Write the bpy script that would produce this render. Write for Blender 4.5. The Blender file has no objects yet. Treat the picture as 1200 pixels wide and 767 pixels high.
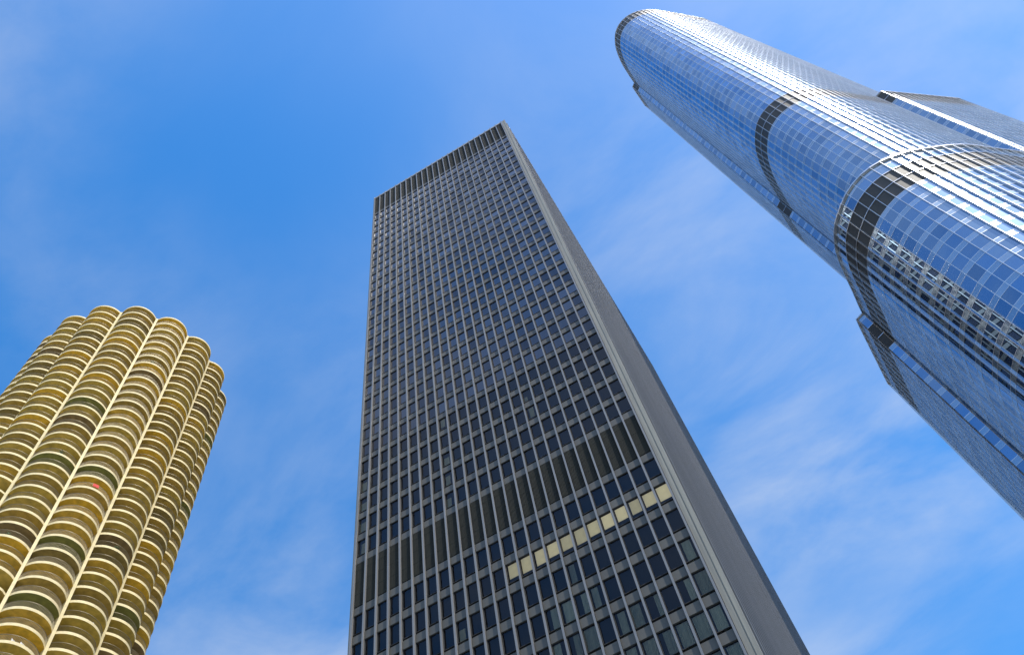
import bpy, math, random
from mathutils import Vector, Matrix
import numpy as np
random.seed(7)
R = math.radians
scene = bpy.context.scene
COL = scene.collection

# ------------------------------------------------------------------ camera
CAMZ = 1.6
F_PX = 1011.0
CAM = Vector((41.75, -56.13, CAMZ))
YAW, PITCH, ROLL = -0.2800, 1.0842, -0.2662
def cam_axes():
    f = Vector((math.sin(YAW)*math.cos(PITCH), math.cos(YAW)*math.cos(PITCH), math.sin(PITCH)))
    r = Vector((math.cos(YAW), -math.sin(YAW), 0)); u = r.cross(f)
    c, s = math.cos(ROLL), math.sin(ROLL)
    return c*r+s*u, -s*r+c*u, f
CR, CU, CF = cam_axes()
cd = bpy.data.cameras.new('camera'); cam = bpy.data.objects.new('camera', cd); COL.objects.link(cam)
cam.matrix_world = Matrix(((CR.x, CU.x, -CF.x, CAM.x), (CR.y, CU.y, -CF.y, CAM.y), (CR.z, CU.z, -CF.z, CAM.z), (0, 0, 0, 1)))
cd.sensor_fit = 'HORIZONTAL'; cd.sensor_width = 36; cd.lens = 36*F_PX/1200
cd.clip_start = 0.1; cd.clip_end = 20000
scene.camera = cam
def pix(p):
    v = Vector(p)-CAM; w = v.dot(CF)
    if w <= 0.1: return None
    return 600+F_PX*v.dot(CR)/w, 383.5-F_PX*v.dot(CU)/w, w

# ------------------------------------------------------------------ sky and sun
SUN_AZ, SUN_EL = R(114), R(58)
SKY_STRENGTH = 0.15
world = bpy.data.worlds.new('World'); scene.world = world; world.use_nodes = True
nt = world.node_tree; N = nt.nodes; L = nt.links
for n in list(N): N.remove(n)
sky = N.new('ShaderNodeTexSky'); sky.sky_type = 'NISHITA'; sky.sun_disc = False
sky.sun_elevation = SUN_EL; sky.sun_rotation = SUN_AZ
sky.air_density = 1.0; sky.dust_density = 0.6; sky.ozone_density = 1.0
hs = N.new('ShaderNodeHueSaturation'); hs.inputs['Saturation'].default_value = 1.44; hs.inputs['Value'].default_value = 1.25
L.new(sky.outputs[0], hs.inputs['Color'])
tint = N.new('ShaderNodeMix'); tint.data_type = 'RGBA'; tint.blend_type = 'MULTIPLY'; tint.inputs[0].default_value = 1
tint.inputs[7].default_value = (1.0, 1.0, 1.0, 1)
L.new(hs.outputs[0], tint.inputs[6])
# thin high cloud: noise on a flat layer overhead
tc = N.new('ShaderNodeTexCoord'); sep = N.new('ShaderNodeSeparateXYZ'); L.new(tc.outputs['Generated'], sep.inputs[0])
def wmath(op, a, b=None, clamp=False):
    m = N.new('ShaderNodeMath'); m.operation = op; m.use_clamp = clamp
    for i, v in enumerate((a, b)):
        if v is None: continue
        if isinstance(v, (int, float)): m.inputs[i].default_value = v
        else: L.new(v, m.inputs[i])
    return m.outputs[0]
zc = wmath('MAXIMUM', sep.outputs[2], 0.06)
cx_ = wmath('DIVIDE', sep.outputs[0], zc); cy_ = wmath('DIVIDE', sep.outputs[1], zc)
comb = N.new('ShaderNodeCombineXYZ'); L.new(cx_, comb.inputs[0]); L.new(cy_, comb.inputs[1])
BIGLOC, WISPLOC = (6.26, 3.02, 0), (13.02, 1.45, 0)
def wnoise(scale, detail, rough, dist, loc, rot=0.0, sc=(1, 1, 1)):
    mp = N.new('ShaderNodeMapping'); mp.inputs['Location'].default_value = loc; mp.inputs['Rotation'].default_value = (0, 0, rot); mp.inputs['Scale'].default_value = sc
    L.new(comb.outputs[0], mp.inputs['Vector'])
    n = N.new('ShaderNodeTexNoise'); n.inputs['Scale'].default_value = scale; n.inputs['Detail'].default_value = detail
    n.inputs['Roughness'].default_value = rough; n.inputs['Distortion'].default_value = dist
    L.new(mp.outputs[0], n.inputs['Vector']); return n.outputs['Fac']
def wramp(v, lo, hi):
    m = N.new('ShaderNodeMapRange'); m.interpolation_type = 'SMOOTHSTEP'; m.inputs[1].default_value = lo; m.inputs[2].default_value = hi
    L.new(v, m.inputs[0]); return m.outputs[0]
big = wramp(wnoise(1.1, 2, .5, .2, BIGLOC), .28, .66)
wisp = wramp(wnoise(2.2, 8, .58, .35, WISPLOC, R(35), (1.0, 1.5, 1)), .22, .85)
cl = wmath('MULTIPLY', big, wisp); cl = wmath('MULTIPLY', cl, 0.76, True)
mixc = N.new('ShaderNodeMix'); mixc.data_type = 'RGBA'; L.new(cl, mixc.inputs[0]); L.new(tint.outputs[2], mixc.inputs[6])
mixc.inputs[7].default_value = (3.3, 3.55, 3.9, 1)
bg = N.new('ShaderNodeBackground'); bg.inputs['Strength'].default_value = SKY_STRENGTH
L.new(mixc.outputs[2], bg.inputs['Color'])
wo = N.new('ShaderNodeOutputWorld'); L.new(bg.outputs[0], wo.inputs['Surface'])

sd = bpy.data.lights.new('sun', 'SUN'); sd.energy = 4.0; sd.angle = R(0.53); sd.color = (1.0, 0.95, 0.86)
sun = bpy.data.objects.new('sun', sd); COL.objects.link(sun)
SUN = Vector((math.sin(SUN_AZ)*math.cos(SUN_EL), math.cos(SUN_AZ)*math.cos(SUN_EL), math.sin(SUN_EL)))
sun.rotation_euler = (-SUN).to_track_quat('-Z', 'Y').to_euler(); sun.location = (0, 0, 600)
vs = scene.view_settings; vs.view_transform = 'Standard'; vs.look = 'None'; vs.gamma = 1; vs.exposure = 0.6; vs.use_curve_mapping = False
scene.render.engine = 'CYCLES'

# ------------------------------------------------------------------ helpers
def V3(c): return (c[0], c[1], c[2], 1)
class MB:
    def __init__(s): s.v = []; s.f = []; s.m = []
    def quad(s, a, b, c, d, m=0):
        n = len(s.v); s.v += [tuple(a), tuple(b), tuple(c), tuple(d)]; s.f.append((n, n+1, n+2, n+3)); s.m.append(m)
    def box(s, x0, x1, y0, y1, z0, z1, m=0):
        n = len(s.v)
        s.v += [(x0, y0, z0), (x1, y0, z0), (x1, y1, z0), (x0, y1, z0), (x0, y0, z1), (x1, y0, z1), (x1, y1, z1), (x0, y1, z1)]
        s.f += [(n, n+3, n+2, n+1), (n+4, n+5, n+6, n+7), (n, n+1, n+5, n+4), (n+1, n+2, n+6, n+5), (n+2, n+3, n+7, n+6), (n+3, n, n+4, n+7)]
        s.m += [m]*6
    def obox(s, o, ex, ey, x0, x1, y0, y1, z0, z1, m=0):
        """box in a frame with horizontal axes ex, ey and origin o"""
        n = len(s.v)
        for z in (z0, z1):
            for (x, y) in ((x0, y0), (x1, y0), (x1, y1), (x0, y1)):
                s.v.append((o[0]+ex[0]*x+ey[0]*y, o[1]+ex[1]*x+ey[1]*y, z))
        s.f += [(n, n+3, n+2, n+1), (n+4, n+5, n+6, n+7), (n, n+1, n+5, n+4), (n+1, n+2, n+6, n+5), (n+2, n+3, n+7, n+6), (n+3, n, n+4, n+7)]
        s.m += [m]*6
    def prism(s, pts, z0, z1, mt=0, mb=0, ms=0):
        n = len(s.v); k = len(pts)
        s.v += [(p[0], p[1], z0) for p in pts]+[(p[0], p[1], z1) for p in pts]
        s.f.append(tuple(range(n+k-1, n-1, -1))); s.m.append(mb)
        s.f.append(tuple(range(n+k, n+2*k))); s.m.append(mt)
        for i in range(k):
            j = (i+1) % k; s.f.append((n+i, n+j, n+k+j, n+k+i)); s.m.append(ms)
    def mesh(s, name, mats):
        me = bpy.data.meshes.new(name); me.from_pydata(s.v, [], s.f)
        for m in mats: me.materials.append(m)
        if len(mats) > 1: me.polygons.foreach_set('material_index', s.m)
        me.update(); return me
    def build(s, name, mats, parent=None, kind=None):
        if not isinstance(mats, (list, tuple)): mats = [mats]
        return link(name, s.mesh(name, mats), parent, kind)
def link(name, me, parent=None, kind=None, loc=None, rz=0, label=None):
    o = bpy.data.objects.new(name, me); COL.objects.link(o)
    if parent is not None: o.parent = parent
    if kind: o['kind'] = kind
    if loc is not None: o.location = loc
    if rz: o.rotation_euler = (0, 0, rz)
    if label: o['label'] = label
    return o
def thing(name, label, cat, loc=(0, 0, 0), group=None):
    o = bpy.data.objects.new(name, None); COL.objects.link(o); o.location = loc; o['label'] = label; o['category'] = cat
    if group: o['group'] = group
    return o
# ---- materials
def newmat(name):
    m = bpy.data.materials.new(name); m.use_nodes = True
    nt = m.node_tree
    return m, nt, nt.nodes['Principled BSDF'], nt.nodes['Material Output']
def noisy(name, base, rough=.6, metal=0.0, var=.18, scale=.6, spec=.5, streak=None, bump=0, rrough=.08, island=0.0, objrand=0.0):
    """paint / metal / stone with uneven colour, vertical weather streaks and small relief"""
    m, nt, p, o = newmat(name); N = nt.nodes; L = nt.links
    p.inputs['Roughness'].default_value = rough; p.inputs['Metallic'].default_value = metal
    p.inputs['Specular IOR Level'].default_value = spec
    tc = N.new('ShaderNodeTexCoord'); mp = N.new('ShaderNodeMapping')
    L.new(tc.outputs['Object'], mp.inputs[0])
    if streak: mp.inputs['Scale'].default_value = streak
    n = N.new('ShaderNodeTexNoise'); n.inputs['Scale'].default_value = scale; n.inputs['Detail'].default_value = 6; n.inputs['Roughness'].default_value = .6
    L.new(mp.outputs[0], n.inputs['Vector'])
    fac = n.outputs['Fac']
    def add(a, out, w):
        g = N.new('ShaderNodeMath'); g.operation = 'MULTIPLY_ADD'; L.new(out, g.inputs[0]); g.inputs[1].default_value = w
        L.new(a, g.inputs[2]); return g.outputs[0]
    if island:
        ge = N.new('ShaderNodeNewGeometry'); fac = add(fac, ge.outputs['Random Per Island'], island)
    if objrand:
        oi = N.new('ShaderNodeObjectInfo'); fac = add(fac, oi.outputs['Random'], objrand)
    mr = N.new('ShaderNodeMapRange'); mr.inputs[1].default_value = .3; mr.inputs[2].default_value = .7+island+objrand
    mr.inputs[3].default_value = 1-var; mr.inputs[4].default_value = 1+var; L.new(fac, mr.inputs[0])
    mx = N.new('ShaderNodeMix'); mx.data_type = 'RGBA'; mx.blend_type = 'MULTIPLY'; mx.inputs[0].default_value = 1
    mx.inputs[6].default_value = V3(base); L.new(mr.outputs[0], mx.inputs[7]); L.new(mx.outputs[2], p.inputs['Base Color'])
    rr = N.new('ShaderNodeMapRange'); rr.inputs[3].default_value = max(.02, rough-rrough); rr.inputs[4].default_value = min(1, rough+rrough)
    L.new(n.outputs['Fac'], rr.inputs[0]); L.new(rr.outputs[0], p.inputs['Roughness'])
    if bump:
        n2 = N.new('ShaderNodeTexNoise'); n2.inputs['Scale'].default_value = scale*14; n2.inputs['Detail'].default_value = 4
        L.new(tc.outputs['Object'], n2.inputs['Vector'])
        b = N.new('ShaderNodeBump'); b.inputs['Strength'].default_value = bump; b.inputs['Distance'].default_value = .02
        L.new(n2.outputs['Fac'], b.inputs['Height']); L.new(b.outputs[0], p.inputs['Normal'])
    return m
def coated_glass(name, tintc, dark, r0, r90, rough=.02, var=.25, per_object=False, haze=0.0):
    """opaque-looking coated facade glass: dark body, tinted mirror reflection rising at grazing angles, each pane a bit different"""
    m, nt, p, o = newmat(name); N = nt.nodes; L = nt.links; N.remove(p)
    d = N.new('ShaderNodeBsdfDiffuse'); d.inputs[0].default_value = V3(dark)
    g = N.new('ShaderNodeBsdfGlossy'); g.inputs['Roughness'].default_value = rough
    lw = N.new('ShaderNodeLayerWeight'); lw.inputs[0].default_value = .45
    pw = N.new('ShaderNodeMath'); pw.operation = 'POWER'; L.new(lw.outputs['Facing'], pw.inputs[0]); pw.inputs[1].default_value = 2.2
    rnd = N.new('ShaderNodeObjectInfo').outputs['Random'] if per_object else N.new('ShaderNodeNewGeometry').outputs['Random Per Island']
    mr = N.new('ShaderNodeMapRange'); mr.inputs[3].default_value = r0; mr.inputs[4].default_value = r90; L.new(pw.outputs[0], mr.inputs[0])
    vr = N.new('ShaderNodeMapRange'); vr.inputs[3].default_value = 1-var; vr.inputs[4].default_value = 1+var; L.new(rnd, vr.inputs[0])
    mu = N.new('ShaderNodeMath'); mu.operation = 'MULTIPLY'; mu.use_clamp = True; L.new(mr.outputs[0], mu.inputs[0]); L.new(vr.outputs[0], mu.inputs[1])
    tx = N.new('ShaderNodeMix'); tx.data_type = 'RGBA'; L.new(lw.outputs['Facing'], tx.inputs[0])
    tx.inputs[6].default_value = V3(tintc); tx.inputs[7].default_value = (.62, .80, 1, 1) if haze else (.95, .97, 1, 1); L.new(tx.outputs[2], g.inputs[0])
    gs = g.outputs[0]
    if haze:   # added rough lobe whitens the panes with a broad sheen like sun bloom
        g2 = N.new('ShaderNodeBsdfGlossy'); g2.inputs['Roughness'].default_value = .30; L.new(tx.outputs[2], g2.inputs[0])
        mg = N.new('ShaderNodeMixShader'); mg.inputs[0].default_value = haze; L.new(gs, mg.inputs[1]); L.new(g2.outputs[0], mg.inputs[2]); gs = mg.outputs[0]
    mx = N.new('ShaderNodeMixShader'); L.new(mu.outputs[0], mx.inputs[0]); L.new(d.outputs[0], mx.inputs[1]); L.new(gs, mx.inputs[2])
    L.new(mx.outputs[0], o.inputs['Surface'])
    return m
def clear_glass(name, trans, r0):
    m, nt, p, o = newmat(name); N = nt.nodes; L = nt.links; N.remove(p)
    t = N.new('ShaderNodeBsdfTransparent'); t.inputs[0].default_value = V3(trans)
    g = N.new('ShaderNodeBsdfGlossy'); g.inputs['Roughness'].default_value = .015; g.inputs[0].default_value = (.8, .82, .88, 1)
    fr = N.new('ShaderNodeFresnel'); fr.inputs[0].default_value = r0
    mx = N.new('ShaderNodeMixShader'); L.new(fr.outputs[0], mx.inputs[0]); L.new(t.outputs[0], mx.inputs[1]); L.new(g.outputs[0], mx.inputs[2])
    L.new(mx.outputs[0], o.inputs['Surface']); return m
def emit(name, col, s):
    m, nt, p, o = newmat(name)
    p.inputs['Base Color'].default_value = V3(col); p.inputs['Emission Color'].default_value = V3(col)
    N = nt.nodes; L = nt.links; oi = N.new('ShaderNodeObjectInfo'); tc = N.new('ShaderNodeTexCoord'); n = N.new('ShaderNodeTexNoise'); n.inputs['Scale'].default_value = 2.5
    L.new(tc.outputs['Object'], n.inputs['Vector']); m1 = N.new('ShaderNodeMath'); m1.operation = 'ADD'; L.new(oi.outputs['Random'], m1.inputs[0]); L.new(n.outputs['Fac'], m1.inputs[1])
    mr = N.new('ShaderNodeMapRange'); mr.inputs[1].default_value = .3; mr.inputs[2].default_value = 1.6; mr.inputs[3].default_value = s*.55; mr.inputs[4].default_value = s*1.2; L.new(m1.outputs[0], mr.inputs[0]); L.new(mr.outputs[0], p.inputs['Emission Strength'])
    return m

# ------------------------------------------------------------------ ground, river, street
mat_pave = noisy('paving', (.34, .32, .29), .85, var=.25, scale=.15, bump=.3)
mat_road = noisy('asphalt', (.055, .055, .058), .9, var=.3, scale=.4, bump=.4)
mat_water = noisy('river_water', (.02, .045, .04), .08, var=.2, scale=.05, spec=.6, bump=.3)
mat_kerb = noisy('granite_kerb', (.4, .39, .37), .8)
mat_line = noisy('road_paint', (.75, .73, .65), .7, var=.2, scale=3)
mat_steel = noisy('bridge_paint', (.16, .07, .05), .55, var=.25)
b = MB(); b.box(-4000, 4000, -22, 6000, -6, -0.15); b.box(-4000, 4000, -6000, -104, -6, -0.15)
b.build('ground', mat_pave, kind='structure')
b = MB(); b.quad((-4000, -104, -4.5), (4000, -104, -4.5), (4000, -22, -4.5), (-4000, -22, -4.5)); b.build('river', mat_water, kind='structure')
b = MB(); b.box(43.5, 55.5, -22, 700, -0.149, -0.12); b.box(43.5, 55.5, -700, -104, -0.149, -0.12); b.build('road', mat_road, kind='structure')
b = MB(); b.box(39.2, 43.4, -22, 700, -0.148, 0); b.box(55.6, 59.5, -22, 700, -0.148, 0)
b.build('pavement', mat_pave, kind='structure')
b = MB(); b.box(43.2, 43.498, -22, 700, -0.14, .01); b.box(55.502, 55.8, -22, 700, -0.14, .01); b.build('kerb', mat_kerb, kind='structure')
b = MB()
for i in range(60): b.box(49.43, 49.57, -20+i*9, -17+i*9, -0.119, -0.115)
b.build('road_markings', mat_line, kind='structure')
br = thing('river_bridge', 'dark red steel road bridge crossing the river to the street', 'bridge', (49.5, -63, 0))
b = MB(); b.box(-10.3, 10.0, -41, 41, -1.2, -.2); b.build('deck', mat_steel, br)
b = MB(); b.box(-6, 6, -41, 41, -.199, -.12); b.build('carriageway', mat_road, br)
for s in (-1, 1):
    b = MB(); b.box(min(s*6.05, s*10), max(s*6.05, s*10), -41, 41, -.198, 0); b.build('footway', mat_pave, br)
    b = MB(); b.box(s*10-.06, s*10+.06, -41, 41, 1.05, 1.15); b.box(s*10-.04, s*10+.04, -41, 41, .12, .18)
    for i in range(165): b.box(s*10-.02, s*10+.02, -41+i*.5-.02, -41+i*.5+.02, 0.001, 1.06)
    b.build('railing', mat_steel, br)

# ------------------------------------------------------------------ black office tower
W = 1.524; FH = 3.99; K0 = 46.9+CAMZ; NX, NY = 24, 54
EC = 1.12                                   # corner cladding width
ZT = 210.3+CAMZ; SP = 1.06
mat_mull = noisy('bronze_mullion', (.16, .157, .154), .38, metal=.0, spec=.8, var=.2, scale=.25, streak=(1, 1, .12), objrand=.25)
mat_span = noisy('bronze_spandrel', (.068, .064, .053), .5, metal=.0, var=.25, scale=.9, island=.5, objrand=.5)
mat_corner = noisy('corner_cladding', (.21, .20, .165), .5, metal=.0, var=.22, scale=.6, streak=(3, 3, .1))
mat_frame = noisy('window_frame', (.04, .04, .04), .7, metal=.0, spec=.2, var=.2)
mat_louv = noisy('louvre_metal', (.026, .027, .022), .7, metal=.0, spec=.15, var=.25, scale=1.5, island=.2)
mat_core = noisy('dark_interior', (.012, .012, .016), .9)
mat_glassA = clear_glass('tinted_window_glass', (.48, .50, .49), 1.42)
mat_glassB = coated_glass('tinted_upper_glass', (.62, .62, .70), (.010, .011, .017), .04, .55, .02, .35)
mat_cap = noisy('parapet_cap', (.28, .275, .265), .5, metal=.3)
mat_blind = noisy('pale_curtain', (.56, .57, .46), .9, var=.45, scale=5, streak=(1, 1, .05), objrand=.4)
mat_blindW = noisy('cream_blind', (.62, .55, .36), .9, var=.2, scale=1, objrand=.3)
mat_lit = emit('lit_blind', (.80, .69, .42), .42)  # glow put on the blinds stands for the lit rooms behind
tower = thing('office_tower', 'tall dark bronze and glass slab tower with close vertical mullions', 'skyscraper', (0, 0, 0))
SK = R(1.0); XE = NX*W+EC; Y1 = NY*W+2*EC; X0 = -.36; YM = EC   # outer planes: x X0..XE, y 0..Y1; east mullions start at YM
b = MB(); b.prism([(X0+.62, .62), (XE-.62, .62), (XE-.62+Y1*math.tan(SK), Y1-.62), (X0+.62, Y1-.62)], 0, ZT-1.0); b.build('core', mat_core, tower)
# mullions: I-section, one shared mesh; local: stands along z, sticks out to -y
b = MB(); b.box(-.10, .10, -.12, -.075, 9.0, ZT); b.box(-.03, .03, -.075, .30, 9.0, ZT); mull = b.mesh('mullion', [mat_mull])
for i in range(NX+1):
    link('mullion', mull, tower, loc=(i*W, 0, 0)); link('mullion', mull, tower, loc=(i*W, Y1, 0), rz=math.pi)
for j in range(NY+1):
    link('mullion', mull, tower, loc=(XE+(YM+j*W)*math.tan(SK), YM+j*W, 0), rz=math.pi/2-SK); link('mullion', mull, tower, loc=(X0, YM+j*W, 0), rz=-math.pi/2)
# corner cladding
for (cx, cy, sx, sy) in ((XE, 0, -1, 1), (X0, 0, 1, 1), (XE+Y1*math.tan(SK), Y1, -1, -1), (X0, Y1, 1, -1)):
    b = MB(); ecx = EC if cx > 1 else .36
    def cb(x0, x1, y0, y1): b.box(min(cx+sx*x0, cx+sx*x1), max(cx+sx*x0, cx+sx*x1), min(cy+sy*y0, cy+sy*y1), max(cy+sy*y0, cy+sy*y1), 9.0, ZT-.001)
    if cx > 1: cb(.02, .40, .02, .40); cb(.40, .52, .10, .40); cb(.52, EC-.13, .045, .40)
    else: cb(.02, .24, .02, .40)
    cb(.10, .40, .40, .52); cb(.045, .40, .52, EC-.13)
    b.build('corner_column', mat_corner, tower)
# modules; local frame: x 0..W along the face, y inward, z from spandrel top
def spandrel_shape(b, o, ex, ey, z):
    b.obox(o, ex, ey, .07, W-.07, .16, .42, z-SP, z)
def frame_shape(b, o, ex, ey, z0, z1):
    b.obox(o, ex, ey, .07, .125, .22, .36, z0, z1); b.obox(o, ex, ey, W-.125, W-.07, .22, .36, z0, z1)
    b.obox(o, ex, ey, .125, W-.125, .22, .36, z0, z0+.06); b.obox(o, ex, ey, .125, W-.125, .22, .36, z1-.05, z1)
GAPB = .29
def pane_shape(b, o, ex, ey, z0, z1):
    t = random.uniform(-.004, .004); u = random.uniform(-.004, .004)
    P = lambda x, y, z: (o[0]+ex[0]*x+ey[0]*y, o[1]+ex[1]*x+ey[1]*y, z)
    y = .30
    b.quad(P(.125, y+t, z0+.06), P(W-.125, y-t, z0+.06), P(W-.125, y-t+u, z1-.05), P(.125, y+t+u, z1-.05))
faces = [((0, 0), (1, 0), (0, 1), NX, 's'), ((XE+YM*math.tan(SK), YM), (math.sin(SK), math.cos(SK)), (-math.cos(SK), math.sin(SK)), NY, 'e'), ((NX*W, Y1), (-1, 0), (0, -1), NX, 'n'), ((X0, YM+NY*W), (0, -1), (1, 0), NY, 'w')]
KLO, KHI = -9, 38
near_rows = set([-1, 0, 1, 2, 3, 4, 5, 8, 9, 10, 11, 12])
bs, bf, bp = MB(), MB(), MB()
s_me = MB(); spandrel_shape(s_me, (0, 0), (1, 0), (0, 1), 0); s_me = s_me.mesh('spandrel', [mat_span])
f_me = MB(); frame_shape(f_me, (0, 0), (1, 0), (0, 1), GAPB, FH-SP-.02); f_me = f_me.mesh('window', [mat_frame])
p_mes = []
for q in range(8):
    t_ = MB(); pane_shape(t_, (0, 0), (1, 0), (0, 1), GAPB, FH-SP-.02); p_mes.append(t_.mesh('pane', [mat_glassA]))
# curtains and blinds seen through the glass: (column, row): kind, x0, x1, z0, z1 fractions of the pane
CUR = {}
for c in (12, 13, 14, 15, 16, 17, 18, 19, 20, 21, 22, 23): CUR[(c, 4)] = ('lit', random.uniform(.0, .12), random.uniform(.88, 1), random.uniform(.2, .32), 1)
for (c, k, x0, x1) in [(16, 3, .1, .55), (15, 2, .15, 1), (14, 2, .35, .85), (16, 2, .45, .9), (17, 2, .1, .6), (16, 1, 0, .9), (18, 1, .2, .75), (14, 1, 0, .55),
                       (15, 1, .35, .8), (19, 1, 0, .7), (19, 0, .1, .9), (20, 0, .3, 1), (21, 0, .1, .9), (22, 0, .05, .95), (23, 0, .1, .85), (23, -1, .1, 1), (23, 1, .1, 1),
                       (22, -1, 0, .9), (20, -1, .1, .6), (21, -1, .2, 1), (18, 0, .05, .75), (17, 0, .2, .9), (23, 2, .15, .8), (22, 1, .5, .95), (13, 0, .1, .5), (20, 1, .6, 1)]:
    CUR[(c, k)] = ('curtain', x0, x1, 0, 1)
for (c, k, x0, x1, z0, z1) in [(8, 3, .05, .6, 0, .62), (0, 9, 0, .8, 0, .75), (0, 8, .3, .8, 0, .8), (8, 10, .1, .7, 0, .7), (8, 9, .1, .6, 0, .8), (8, 8, 0, .5, 0, .7), (0, 11, 0, .6, .1, .8), (0, 10, 0, .7, 0, .7), (16, 11, 0, .4, 0, .5), (16, 10, .2, .7, .2, 1), (8, 12, .1, .6, .3, 1)]:
    CUR[(c, k)] = ('blind', x0, x1, z0, z1)
nwin = 0
for (o, ex, ey, n, tag) in faces:
    rz = math.atan2(ex[1], ex[0])
    for i in range(n):
        oo = (o[0]+ex[0]*i*W, o[1]+ex[1]*i*W)
        for k in range(KLO, KHI+1):
            z = K0+k*FH
            near = tag == 's' and k in near_rows
            louv = k in (6, 7, 38)
            if k != 7:
                if near: link('spandrel', s_me, tower, loc=(oo[0], oo[1], z), rz=rz)
                else: spandrel_shape(bs, oo, ex, ey, z)
            if louv: continue
            if near:
                w = link('window', f_me, tower, loc=(oo[0], oo[1], z), rz=rz)
                link('pane', random.choice(p_mes), w); nwin += 1
                if (i, k) in CUR:
                    kind, x0, x1, z0, z1 = CUR[(i, k)]
                    zz0, zz1 = GAPB+.06, FH-SP-.07; a0 = .13+(W-.26)*x0; a1 = .13+(W-.26)*x1; h0 = zz0+(zz1-zz0)*z0; h1 = zz0+(zz1-zz0)*z1
                    cbm = MB()
                    if kind == 'curtain':
                        ns = max(4, int((a1-a0)/.06))
                        for q in range(ns):
                            xa = a0+(a1-a0)*q/ns; xb = a0+(a1-a0)*(q+1)/ns; d = .03 if q % 2 else 0; e = .03-d
                            cbm.quad((xa, .42+d, h0), (xb, .42+e, h0), (xb, .42+e, h1), (xa, .42+d, h1))
                        cbm.build('curtain', mat_blind, w)
                    else:
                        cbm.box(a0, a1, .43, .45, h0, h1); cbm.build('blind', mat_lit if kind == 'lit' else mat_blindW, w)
            else:
                frame_shape(bf, oo, ex, ey, z+GAPB, z+FH-SP-.02); pane_shape(bp, oo, ex, ey, z+GAPB, z+FH-SP-.02)
bs.build('spandrel_rows', mat_span, tower, 'stuff'); bf.build('window_frames', mat_frame, tower, 'stuff'); bp.build('window_panes', mat_glassB, tower, 'stuff')
# louvre panels
def louver_mesh(h):
    b = MB(); b.box(.07, W-.07, .30, .34, 0, h)
    n = 9
    for q in range(n):
        x = .10+(W-.2)*(q+.5)/n; b.box(x-.045, x+.045, .17, .30, 0.02, h-.02)
    for q in range(1, int(h/1.9)+1): b.box(.075, W-.075, .155, .168, q*1.9-.03, q*1.9+.03)
    return b.mesh('louver_panel', [mat_louv])
H1 = 2*FH-SP-.16; H2 = ZT-.75-(K0+38*FH)-.12
lm1, lm2 = louver_mesh(H1), louver_mesh(H2)
for (o, ex, ey, n, tag) in faces:
    rz = math.atan2(ex[1], ex[0])
    for i in range(n):
        if tag in 'se' and (tag == 's' or i < 54):
            loc = (o[0]+ex[0]*i*W, o[1]+ex[1]*i*W)
            link('louver_panel', lm1, tower, loc=(*loc, K0+6*FH+.14), rz=rz); link('louver_panel', lm2, tower, loc=(*loc, K0+38*FH+.1), rz=rz)
for (a0, a1, c0, c1) in ((0, NX*W, .04, .4), (0, NX*W, Y1-.4, Y1-.04)):
    b = MB(); b.box(a0, a1, c0, c1, ZT-.75, ZT-.01); b.build('parapet', mat_cap, tower)
for (c0, c1, sh) in ((X0+.04, X0+.4, 0), (XE-.4, XE-.04, math.tan(SK))):
    b = MB(); b.prism([(c0+YM*sh, YM), (c1+YM*sh, YM), (c1+(YM+NY*W)*sh, YM+NY*W), (c0+(YM+NY*W)*sh, YM+NY*W)], ZT-.75, ZT-.01); b.build('parapet', mat_cap, tower)
b = MB(); b.box(X0+.63, XE-.63, .63, Y1-.63, ZT-.99, ZT-.8); b.build('roof', mat_core, tower)
b = MB(); b.box(8, 28, 20, 62, ZT-.79, ZT+4.0); b.build('plant_room', mat_louv, tower)
# lobby columns
colm = MB(); colm.box(-.6, .6, -.6, .6, -.148, 10.5); colm = colm.mesh('lobby_column', [mat_corner])
for i in range(5):
    for yy in (1.2, Y1-1.2): link('lobby_column', colm, tower, loc=(1+i*(NX*W-2)/4, yy, 0))
for j in range(1, 9):
    for xx in (X0+1.2, XE-1.2): link('lobby_column', colm, tower, loc=(xx, 1.2+j*(Y1-2.4)/9, 0))

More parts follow.
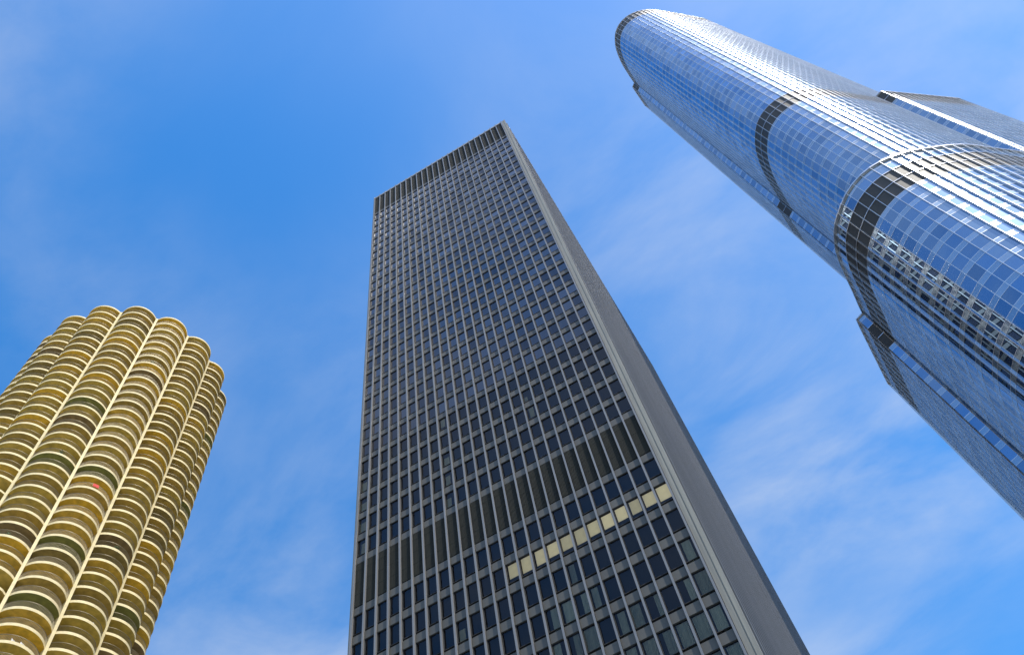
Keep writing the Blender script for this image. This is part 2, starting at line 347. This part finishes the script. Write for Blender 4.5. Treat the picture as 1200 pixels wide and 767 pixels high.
# ------------------------------------------------------------------ round balcony tower
MC = (-57.76, -3.9); MZ = 166.0+CAMZ; MF = 2.68; NP = 16; A0 = R(11.7); RV = 17.33; RT = 19.45; RW = 13.9
mat_cream = noisy('cream_concrete', (.64, .53, .29), .75, var=.16, scale=1.2, bump=.1)
mat_floor = noisy('balcony_floor', (.42, .38, .28), .8, var=.3, scale=.8)
mat_rail = noisy('railing_bronze', (.16, .13, .07), .5, metal=.3, var=.2)
mat_apglass = coated_glass('apartment_glass', (.7, .75, .8), (.03, .028, .02), .12, .9, .03, .3)
def soffit_mat():
    m, nt, p, o = newmat('balcony_soffit'); N = nt.nodes; L = nt.links
    oi = N.new('ShaderNodeObjectInfo'); rp = N.new('ShaderNodeValToRGB'); L.new(oi.outputs['Random'], rp.inputs[0])
    cr = rp.color_ramp; cr.interpolation = 'CONSTANT'
    cols = [(0, (.68, .44, .06)), (.14, (.50, .33, .06)), (.30, (.58, .41, .08)), (.45, (.78, .48, .04)), (.57, (.44, .30, .06)), (.70, (.56, .40, .07)), (.84, (.30, .22, .06)), (.92, (.22, .22, .05)), (.96, (.26, .18, .07))]
    cr.elements[0].position = 0; cr.elements[0].color = V3(cols[0][1]); cr.elements[1].position = cols[1][0]; cr.elements[1].color = V3(cols[1][1])
    for pz, c in cols[2:]:
        e = cr.elements.new(pz); e.color = V3(c)
    tc = N.new('ShaderNodeTexCoord'); n = N.new('ShaderNodeTexNoise'); n.inputs['Scale'].default_value = 1.1; n.inputs['Detail'].default_value = 7
    ad = N.new('ShaderNodeVectorMath'); ad.operation = 'ADD'; cm = N.new('ShaderNodeCombineXYZ'); mm = N.new('ShaderNodeMath'); mm.operation = 'MULTIPLY'; mm.inputs[1].default_value = 60
    L.new(oi.outputs['Random'], mm.inputs[0]); L.new(mm.outputs[0], cm.inputs[2]); L.new(tc.outputs['Object'], ad.inputs[0]); L.new(cm.outputs[0], ad.inputs[1]); L.new(ad.outputs[0], n.inputs['Vector'])
    mr = N.new('ShaderNodeMapRange'); mr.inputs[1].default_value = .3; mr.inputs[2].default_value = .7; mr.inputs[3].default_value = .72; mr.inputs[4].default_value = 1.2; L.new(n.outputs['Fac'], mr.inputs[0])
    mx = N.new('ShaderNodeMix'); mx.data_type = 'RGBA'; mx.blend_type = 'MULTIPLY'; mx.inputs[0].default_value = 1; L.new(rp.outputs[0], mx.inputs[6]); L.new(mr.outputs[0], mx.inputs[7])
    L.new(mx.outputs[2], p.inputs['Base Color']); p.inputs['Roughness'].default_value = .8
    return m
mat_soff = soffit_mat()
apt = thing('apartment_tower', 'round cream concrete tower ringed with scalloped semicircular balconies', 'skyscraper', (MC[0], MC[1], 0))
HALF = math.pi/NP
def petal(off=0.0, n=18):
    """outer edge of one balcony, tower axis at the origin, petal centred on +x"""
    vx, vy = RV*math.cos(HALF), RV*math.sin(HALF); s = RT-vx
    r = (vy*vy+s*s)/(2*s); cxx = RT-r; a = math.atan2(vy, vx-cxx)
    return [(cxx+(r-off)*math.cos(-a+2*a*i/n), (r-off)*math.sin(-a+2*a*i/n)) for i in range(n+1)]
def slab_mesh(b, n, zt, th=.34, rot=0.0):
    c, s = math.cos(rot), math.sin(rot); ro = lambda p: (p[0]*c-p[1]*s, p[0]*s+p[1]*c)
    out = petal(0, n); inn = [((RW-.25)*math.cos(HALF*(1-2*i/6)), (RW-.25)*math.sin(HALF*(1-2*i/6))) for i in range(7)]
    pts = [ro(p) for p in out+inn]
    b.prism(pts, zt-th, zt, 2, 1, 0)
sb = MB(); slab_mesh(sb, 20, 0)
# raised lip along the edge
o1, o2 = petal(0, 20), petal(.14, 20)
for i in range(20):
    n = len(sb.v); sb.v += [(*o1[i], .001), (*o1[i+1], .001), (*o1[i+1], .09), (*o1[i], .09), (*o2[i], .001), (*o2[i+1], .001), (*o2[i+1], .09), (*o2[i], .09)]
    sb.f += [(n, n+1, n+2, n+3), (n+5, n+4, n+7, n+6), (n+3, n+2, n+6, n+7)]; sb.m += [0]*3
slab_me = sb.mesh('balcony', [mat_cream, mat_soff, mat_floor])
rb = MB(); pr = petal(.10, 52)
def bar(b, p, q, w, z0, z1):
    d = Vector((q[0]-p[0], q[1]-p[1])); l = d.length; d /= l; b.obox(p, d, (-d.y, d.x), 0, l, -w/2, w/2, z0, z1)
pc = petal(.10, 16)
for i in range(16):
    bar(rb, pc[i], pc[i+1], .06, 1.02, 1.07); bar(rb, pc[i], pc[i+1], .04, .12, .15)
for i in range(1, 52):
    p = pr[i]; rb.box(p[0]-.011, p[0]+.011, p[1]-.011, p[1]+.011, .092, 1.02)
rail_me = rb.mesh('railing', [mat_rail])
cand = []; NF = 41
for k in range(NF):
    for j in range(NP):
        a = A0+HALF+j*2*HALF; z = MZ-k*MF
        c = (MC[0]+18.6*math.cos(a), MC[1]+18.6*math.sin(a), z-.2)
        vis = (Vector((CAM.x-c[0], CAM.y-c[1], 0)).normalized()).dot(Vector((math.cos(a), math.sin(a), 0)))
        p = pix(c); inn = p and -25 < p[0] < 1225 and -25 < p[1] < 792
        cand.append((inn and vis > -.30, -(p[2] if p else 1e9), k, j, a, z))
front = sorted([c for c in cand if c[0]], key=lambda c: -c[1])[:300]
fs = set((c[2], c[3]) for c in front)
rest = MB()
for (_, _, k, j, a, z) in cand:
    if (k, j) in fs:
        o = link('balcony', slab_me, apt, loc=(0, 0, z), rz=a)
        if k: link('railing', rail_me, o)
    else: slab_mesh(rest, 8, z, rot=a)
for q in range(20):
    z = 3+q*2.55; rest.prism([(RV*math.cos(t*math.pi/24), RV*math.sin(t*math.pi/24)) for t in range(48)], z, z+.3, 2, 1, 0)
rest.build('rear_and_lower_slabs', [mat_cream, mat_soff, mat_floor], apt, 'stuff')
cm_ = MB(); cm_.box(-.95, .40, -.21, .21, -.148, MZ+.02); cm_ = cm_.mesh('column', [mat_cream])
for j in range(NP):
    a = A0+j*2*HALF; link('column', cm_, apt, loc=(RV*math.cos(a), RV*math.sin(a), 0), rz=a)
# recessed window wall
b = MB(); g = MB(); NW = NP*4
for i in range(NW):
    a = A0+i*2*math.pi/NW; a2 = A0+(i+1)*2*math.pi/NW; p = (RW*math.cos(a), RW*math.sin(a)); q = (RW*math.cos(a2), RW*math.sin(a2))
    for k in range(NF): z = MZ-(k+1)*MF; g.quad((*p, z), (*q, z), (*q, z+MF-.34), (*p, z+MF-.34))
    b.obox(p, (math.cos(a), math.sin(a)), (-math.sin(a), math.cos(a)), -.05, .06, -.06, .06, MZ-NF*MF, MZ)
g.build('window_wall', mat_apglass, apt, 'stuff'); b.build('window_mullions', mat_cream, apt, 'stuff')
b = MB(); b.prism([(5.3*math.cos(t*math.pi/20), 5.3*math.sin(t*math.pi/20)) for t in range(40)], -.148, MZ+11); b.build('core', mat_cream, apt)
b = MB(); b.prism([((RW-.26)*math.cos(t*math.pi/32), (RW-.26)*math.sin(t*math.pi/32)) for t in range(64)], MZ-.5, MZ+.3); b.build('roof', mat_floor, apt)

# small things people keep on the balconies
mat_white = noisy('white_plastic', (.8, .8, .78), .5); mat_red = noisy('red_cloth', (.55, .06, .05), .9); mat_leaf = noisy('plant_leaf', (.06, .12, .03), .6, island=.5); mat_pot = noisy('terracotta', (.4, .18, .09), .8)
def balcony_at(px, py):
    def dist(c):
        a, z = c[4], c[5]; p = pix((MC[0]+(RT-.5)*math.cos(a), MC[1]+(RT-.5)*math.sin(a), z+.5)); return (p[0]-px)**2+(p[1]-py)**2
    c = min(front, key=dist); return c[4], c[5]
def on_balcony(px, py, r, t):
    a, z = balcony_at(px, py); return (MC[0]+r*math.cos(a)-t*math.sin(a), MC[1]+r*math.sin(a)+t*math.cos(a), z+.002), a
chair_parts = []
q = MB(); q.box(-.24, .24, -.24, .24, .40, .44); chair_parts.append(('seat', q.mesh('seat', [mat_white])))
q = MB(); q.box(-.24, -.20, -.24, .24, .441, .90); chair_parts.append(('backrest', q.mesh('backrest', [mat_white])))
for sx in (-1, 1):
    for sy in (-1, 1):
        q = MB(); q.box(sx*.21-.02, sx*.21+.02, sy*.21-.02, sy*.21+.02, 0, .399); chair_parts.append(('leg', q.mesh('leg', [mat_white])))
for (px, py, t) in [(150, 466, .3), (150, 466, 1.1), (34, 579, -.4), (240, 455, .2), (22, 752, .6), (22, 752, -.5), (105, 735, .1)]:
    loc, a = on_balcony(px, py, RT-.62, t)
    c = thing('patio_chair', 'small white patio chair behind a balcony railing of the round tower', 'chair', loc, 'white chairs on the balconies'); c.rotation_euler = (0, 0, a+random.uniform(-.8, .8))
    for nme, me in chair_parts: link(nme, me, c)
for (px, py, t) in [(128, 640, -.8), (60, 520, .9), (200, 520, .5), (28, 640, .2), (175, 420, -.6)]:
    loc, a = on_balcony(px, py, RT-.55, t)
    c = thing('potted_plant', 'leafy green plant in a clay pot behind a balcony railing', 'plant', loc, 'potted plants on the balconies')
    q = MB(); q.prism([(.16*math.cos(k*.7854), .16*math.sin(k*.7854)) for k in range(8)], 0, .32); q.build('pot', mat_pot, c)
    q = MB()
    for k in range(90):
        v = Vector((random.gauss(0, .17), random.gauss(0, .17), .65+random.gauss(0, .2))); u = Vector((random.uniform(-1, 1), random.uniform(-1, 1), random.uniform(-1, 1))).normalized()*.09; w = u.cross(Vector((random.uniform(-1, 1), .3, random.uniform(-1, 1)))).normalized()*.05
        q.quad(v-u-w, v+u-w, v+u+w, v-u+w)
    q.build('foliage', mat_leaf, c)
loc, a = on_balcony(108, 569, 0, 0)
pp = petal(.02, 20)
q = MB()
for k in (9, 10): bar(q, pp[k], pp[k+1], .03, .45, 1.10)
tw = q.build('towel', mat_red); tw.location = (MC[0], MC[1], loc[2]); tw.rotation_euler = (0, 0, a); tw['label'] = 'red towel hung over a balcony railing of the round tower'; tw['category'] = 'towel'

# ------------------------------------------------------------------ curved glass skyscraper
mat_fin = noisy('stainless_fin', (.74, .73, .72), .36, metal=.9, var=.12, scale=.2, objrand=.2)
mat_band = noisy('stainless_band', (.66, .68, .72), .3, metal=.85, var=.12, scale=.4)
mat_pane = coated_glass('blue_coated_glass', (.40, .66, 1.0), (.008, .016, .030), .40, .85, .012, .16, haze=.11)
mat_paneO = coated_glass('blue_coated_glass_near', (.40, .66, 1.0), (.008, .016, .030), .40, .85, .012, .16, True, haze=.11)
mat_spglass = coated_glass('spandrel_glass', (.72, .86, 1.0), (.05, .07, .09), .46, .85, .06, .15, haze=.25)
mat_grille = noisy('dark_grille', (.05, .046, .04), .6, metal=.2, var=.3, scale=2, island=.2)
mat_roofs = noisy('roof_gravel', (.25, .25, .25), .9)
sky_t = thing('glass_skyscraper', 'curved blue glass skyscraper with stainless fins and stepped setbacks', 'skyscraper', (110, 55, 0))
OX, OY = 110.0, 55.0
def crom(pts, per=8):
    out = []
    P = [pts[0]]+pts+[pts[-1]]
    for i in range(1, len(P)-2):
        p0, p1, p2, p3 = [np.array(q, float) for q in P[i-1:i+3]]
        for t in np.linspace(0, 1, per, endpoint=False):
            out.append(tuple(.5*((2*p1)+(-p0+p2)*t+(2*p0-5*p1+4*p2-p3)*t*t+(-p0+3*p1-3*p2+p3)*t**3)))
    out.append(tuple(pts[-1])); return out
def resample(pts, step):
    d = [0]
    for a, b_ in zip(pts, pts[1:]): d.append(d[-1]+math.hypot(b_[0]-a[0], b_[1]-a[1]))
    n = max(1, round(d[-1]/step)); xs = np.linspace(0, d[-1], n+1)
    return list(zip(np.interp(xs, d, [p[0] for p in pts]), np.interp(xs, d, [p[1] for p in pts])))
def path(sections, step):
    out = []
    for s in sections:
        q = resample(s, step)
        out += q if not out else q[1:]
    return out
UP = [(124.5, 45.7), (120.4, 42.2), (117.5, 39.8), (112.3, 35.5), (107.6, 31.9), (104.5, 30.2), (101.2, 29.1), (97.5, 28.8), (93.9, 29.7), (91, 31.8), (89.1, 35.2), (88.2, 38.6), (87.9, 44.6), (88.9, 53.7)]
upper = path([crom(UP), [(88.9, 53.7), (87.5, 54.9)], [(87.5, 54.9), (88.8, 64.5)], [(88.8, 64.5), (90.4, 67.2), (93.8, 72.5)], [(93.8, 72.5), (126, 95)], [(126, 95), (140, 82)], [(140, 82), (132.5, 55.8)], [(132.5, 55.8), (124.5, 45.7)]], 1.75)
mid = path([[(147, 70), (144, 61), (139, 54)], [(139, 54), (121.8, 41.5)], [(121.8, 41.5), (120.3, 42.1)]], 1.75)
LOW = [(139.8, 51.8), (125, 40.0), (108, 26.6), (102.4, 22.3), (96.9, 19.6), (93.2, 18.2), (89.6, 17.5), (86.2, 17.7), (82.9, 19.2), (80.5, 21.6), (78.6, 24.4), (77.4, 28.6), (77.3, 32.7), (77.5, 37.1), (77.6, 42.8)]
low = path([[(147.5, 64), (143.5, 56), (139.8, 51.8)], crom(LOW), [(77.6, 42.8), (76.2, 43.4)], [(76.2, 43.4), (77.1, 60)], [(77.1, 60), (79, 63), (84, 69)], [(84, 69), (95, 74)]], 1.78)
panes_all = []   # (area, quad)
nf = 0
def wall(line, z0, z1, fh, closed, band_h, louvers, shared):
    """fins, floor bands, panes; louvers = list of (z0,z1)"""
    global nf
    pts = [(x-OX, y-OY) for x, y in line]
    n = len(pts)
    def nrm(i, j):
        d = (pts[j][0]-pts[i][0], pts[j][1]-pts[i][1]); l = math.hypot(*d); return (d[1]/l, -d[0]/l)
    # the line runs with the outside on its left when walked east -> west along the south side
    sgn = shared
    seg = [(i, i+1) for i in range(n-1)]
    N_ = [tuple(sgn*c for c in nrm(i, j)) for i, j in seg]
    V_ = []
    for i in range(n):
        a = N_[i-1] if i > 0 else (N_[-1] if closed else N_[0]); b_ = N_[i] if i < n-1 else (N_[0] if closed else N_[-1])
        v = (a[0]+b_[0], a[1]+b_[1]); l = math.hypot(*v) or 1; V_.append((v[0]/l, v[1]/l))
    # fins
    for i in range(n-1 if closed else n):
        v = V_[i]; t = (-v[1], v[0]); p = pts[i]; b = MB()
        b.obox((p[0], p[1]), v, t, -.05, .31, -.04, .04, z0, z1+.02)
        b.build('fin', mat_fin, sky_t); nf += 1
    k0 = 0; z = z1
    nfl = int((z1-z0)/fh)
    for k in range(nfl):
        zt = z1-k*fh; zb = zt-fh
        if zt < 20+0: break
        lv = any(a-.1 <= zb+fh/2 <= c+.1 for a, c in louvers)
        band = MB()
        for (i, j) in seg:
            p, q = pts[i], pts[j]; nv, nw = V_[i], V_[j]
            P = lambda e, zz: (p[0]+nv[0]*e, p[1]+nv[1]*e, zz)
            Q = lambda e, zz: (q[0]+nw[0]*e, q[1]+nw[1]*e, zz)
            def strip(h0, h1, e, m):
                band.quad(P(e, h0), Q(e, h0), Q(e, h1), P(e, h1), m)
                band.quad(P(e, h1), Q(e, h1), Q(-.02, h1), P(-.02, h1), m); band.quad(P(-.02, h0), Q(-.02, h0), Q(e, h0), P(e, h0), m)
            if lv:
                strip(zt-.14, zt, .10, 0)
            else:
                strip(zt-.12, zt, .025, 0); strip(zt-band_h, zt-band_h+.10, .025, 0)
                band.quad(P(.01, zt-band_h+.10), Q(.01, zt-band_h+.10), Q(.01, zt-.12), P(.01, zt-.12), 1)
            top = zt-(.14 if lv else band_h)
            t1, t2 = random.uniform(-.006, .006), random.uniform(-.006, .006)
            qd = [P(t1, zb), Q(-t1, zb), Q(-t1+t2, top), P(t1+t2, top)]
            if lv: grille.quad(*qd); continue
            c = [OX+(qd[0][0]+qd[1][0])/2, OY+(qd[0][1]+qd[1][1])/2, (zb+top)/2]
            fac = (CAM.x-c[0])*nv[0]+(CAM.y-c[1])*nv[1]
            area = 0; pp = pix(c)
            if fac > 0 and pp and -12 < pp[0] < 1212 and -12 < pp[1] < 779:
                pr_ = [pix((OX+v[0], OY+v[1], v[2])) for v in qd]
                area = abs(sum(pr_[a][0]*pr_[(a+1) % 4][1]-pr_[(a+1) % 4][0]*pr_[a][1] for a in range(4)))/2
            panes_all.append((area, qd))
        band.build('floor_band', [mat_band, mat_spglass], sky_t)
    cop = MB()
    for (i, j) in seg:
        p, q = pts[i], pts[j]; nv, nw = V_[i], V_[j]
        f_ = lambda a, v, e, zz: (a[0]+v[0]*e, a[1]+v[1]*e, zz)
        h0, h1 = z1+.03, z1+.30
        ring = [(f_(p, nv, -.25, h0), f_(q, nw, -.25, h0)), (f_(p, nv, .34, h0), f_(q, nw, .34, h0)), (f_(p, nv, .34, h1), f_(q, nw, .34, h1)), (f_(p, nv, -.25, h1), f_(q, nw, -.25, h1))]
        for a in range(4): cop.quad(ring[a][0], ring[a][1], ring[(a+1) % 4][1], ring[(a+1) % 4][0])
    cop.build('coping', mat_band, sky_t)
grille = MB()
ZTOP = 355+CAMZ; ZM = 204.5+CAMZ; ZL = 130.6+CAMZ
FU, FL = 3.98, 3.62
wall(upper, ZL-8, ZTOP, FU, True, .95, [(ZTOP-2*FU, ZTOP), (ZM-2*FU, ZM)], -1)
wall(mid, 20, ZM, FL, False, 1.05, [(ZM-2*FL, ZM)], -1)
wall(low, 18, ZL, FL, False, 1.15, [(ZL-10.5, ZL-FL*.9)], -1)
panes_all.sort(key=lambda a: -a[0])
pm = MB()
for i, (a, qd) in enumerate(panes_all):
    if i < 300 and a > 12:
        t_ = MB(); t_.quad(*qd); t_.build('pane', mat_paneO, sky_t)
    else: pm.quad(*qd)
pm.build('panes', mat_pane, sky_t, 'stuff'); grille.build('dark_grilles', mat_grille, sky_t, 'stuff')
for nm, ln, z in (('roof', upper, ZTOP-.3), ('terrace', low, ZL-.5), ('terrace', mid+[(130, 60)], ZM-.5)):
    b = MB(); pts = [(x-OX, y-OY) for x, y in ln]
    if ln is not upper: pass
    b.prism(pts, z-.4, z); b.build(nm, mat_roofs, sky_t)
print('fins', nf, 'windows', nwin, 'balconies', len(front), 'panes', len(panes_all))
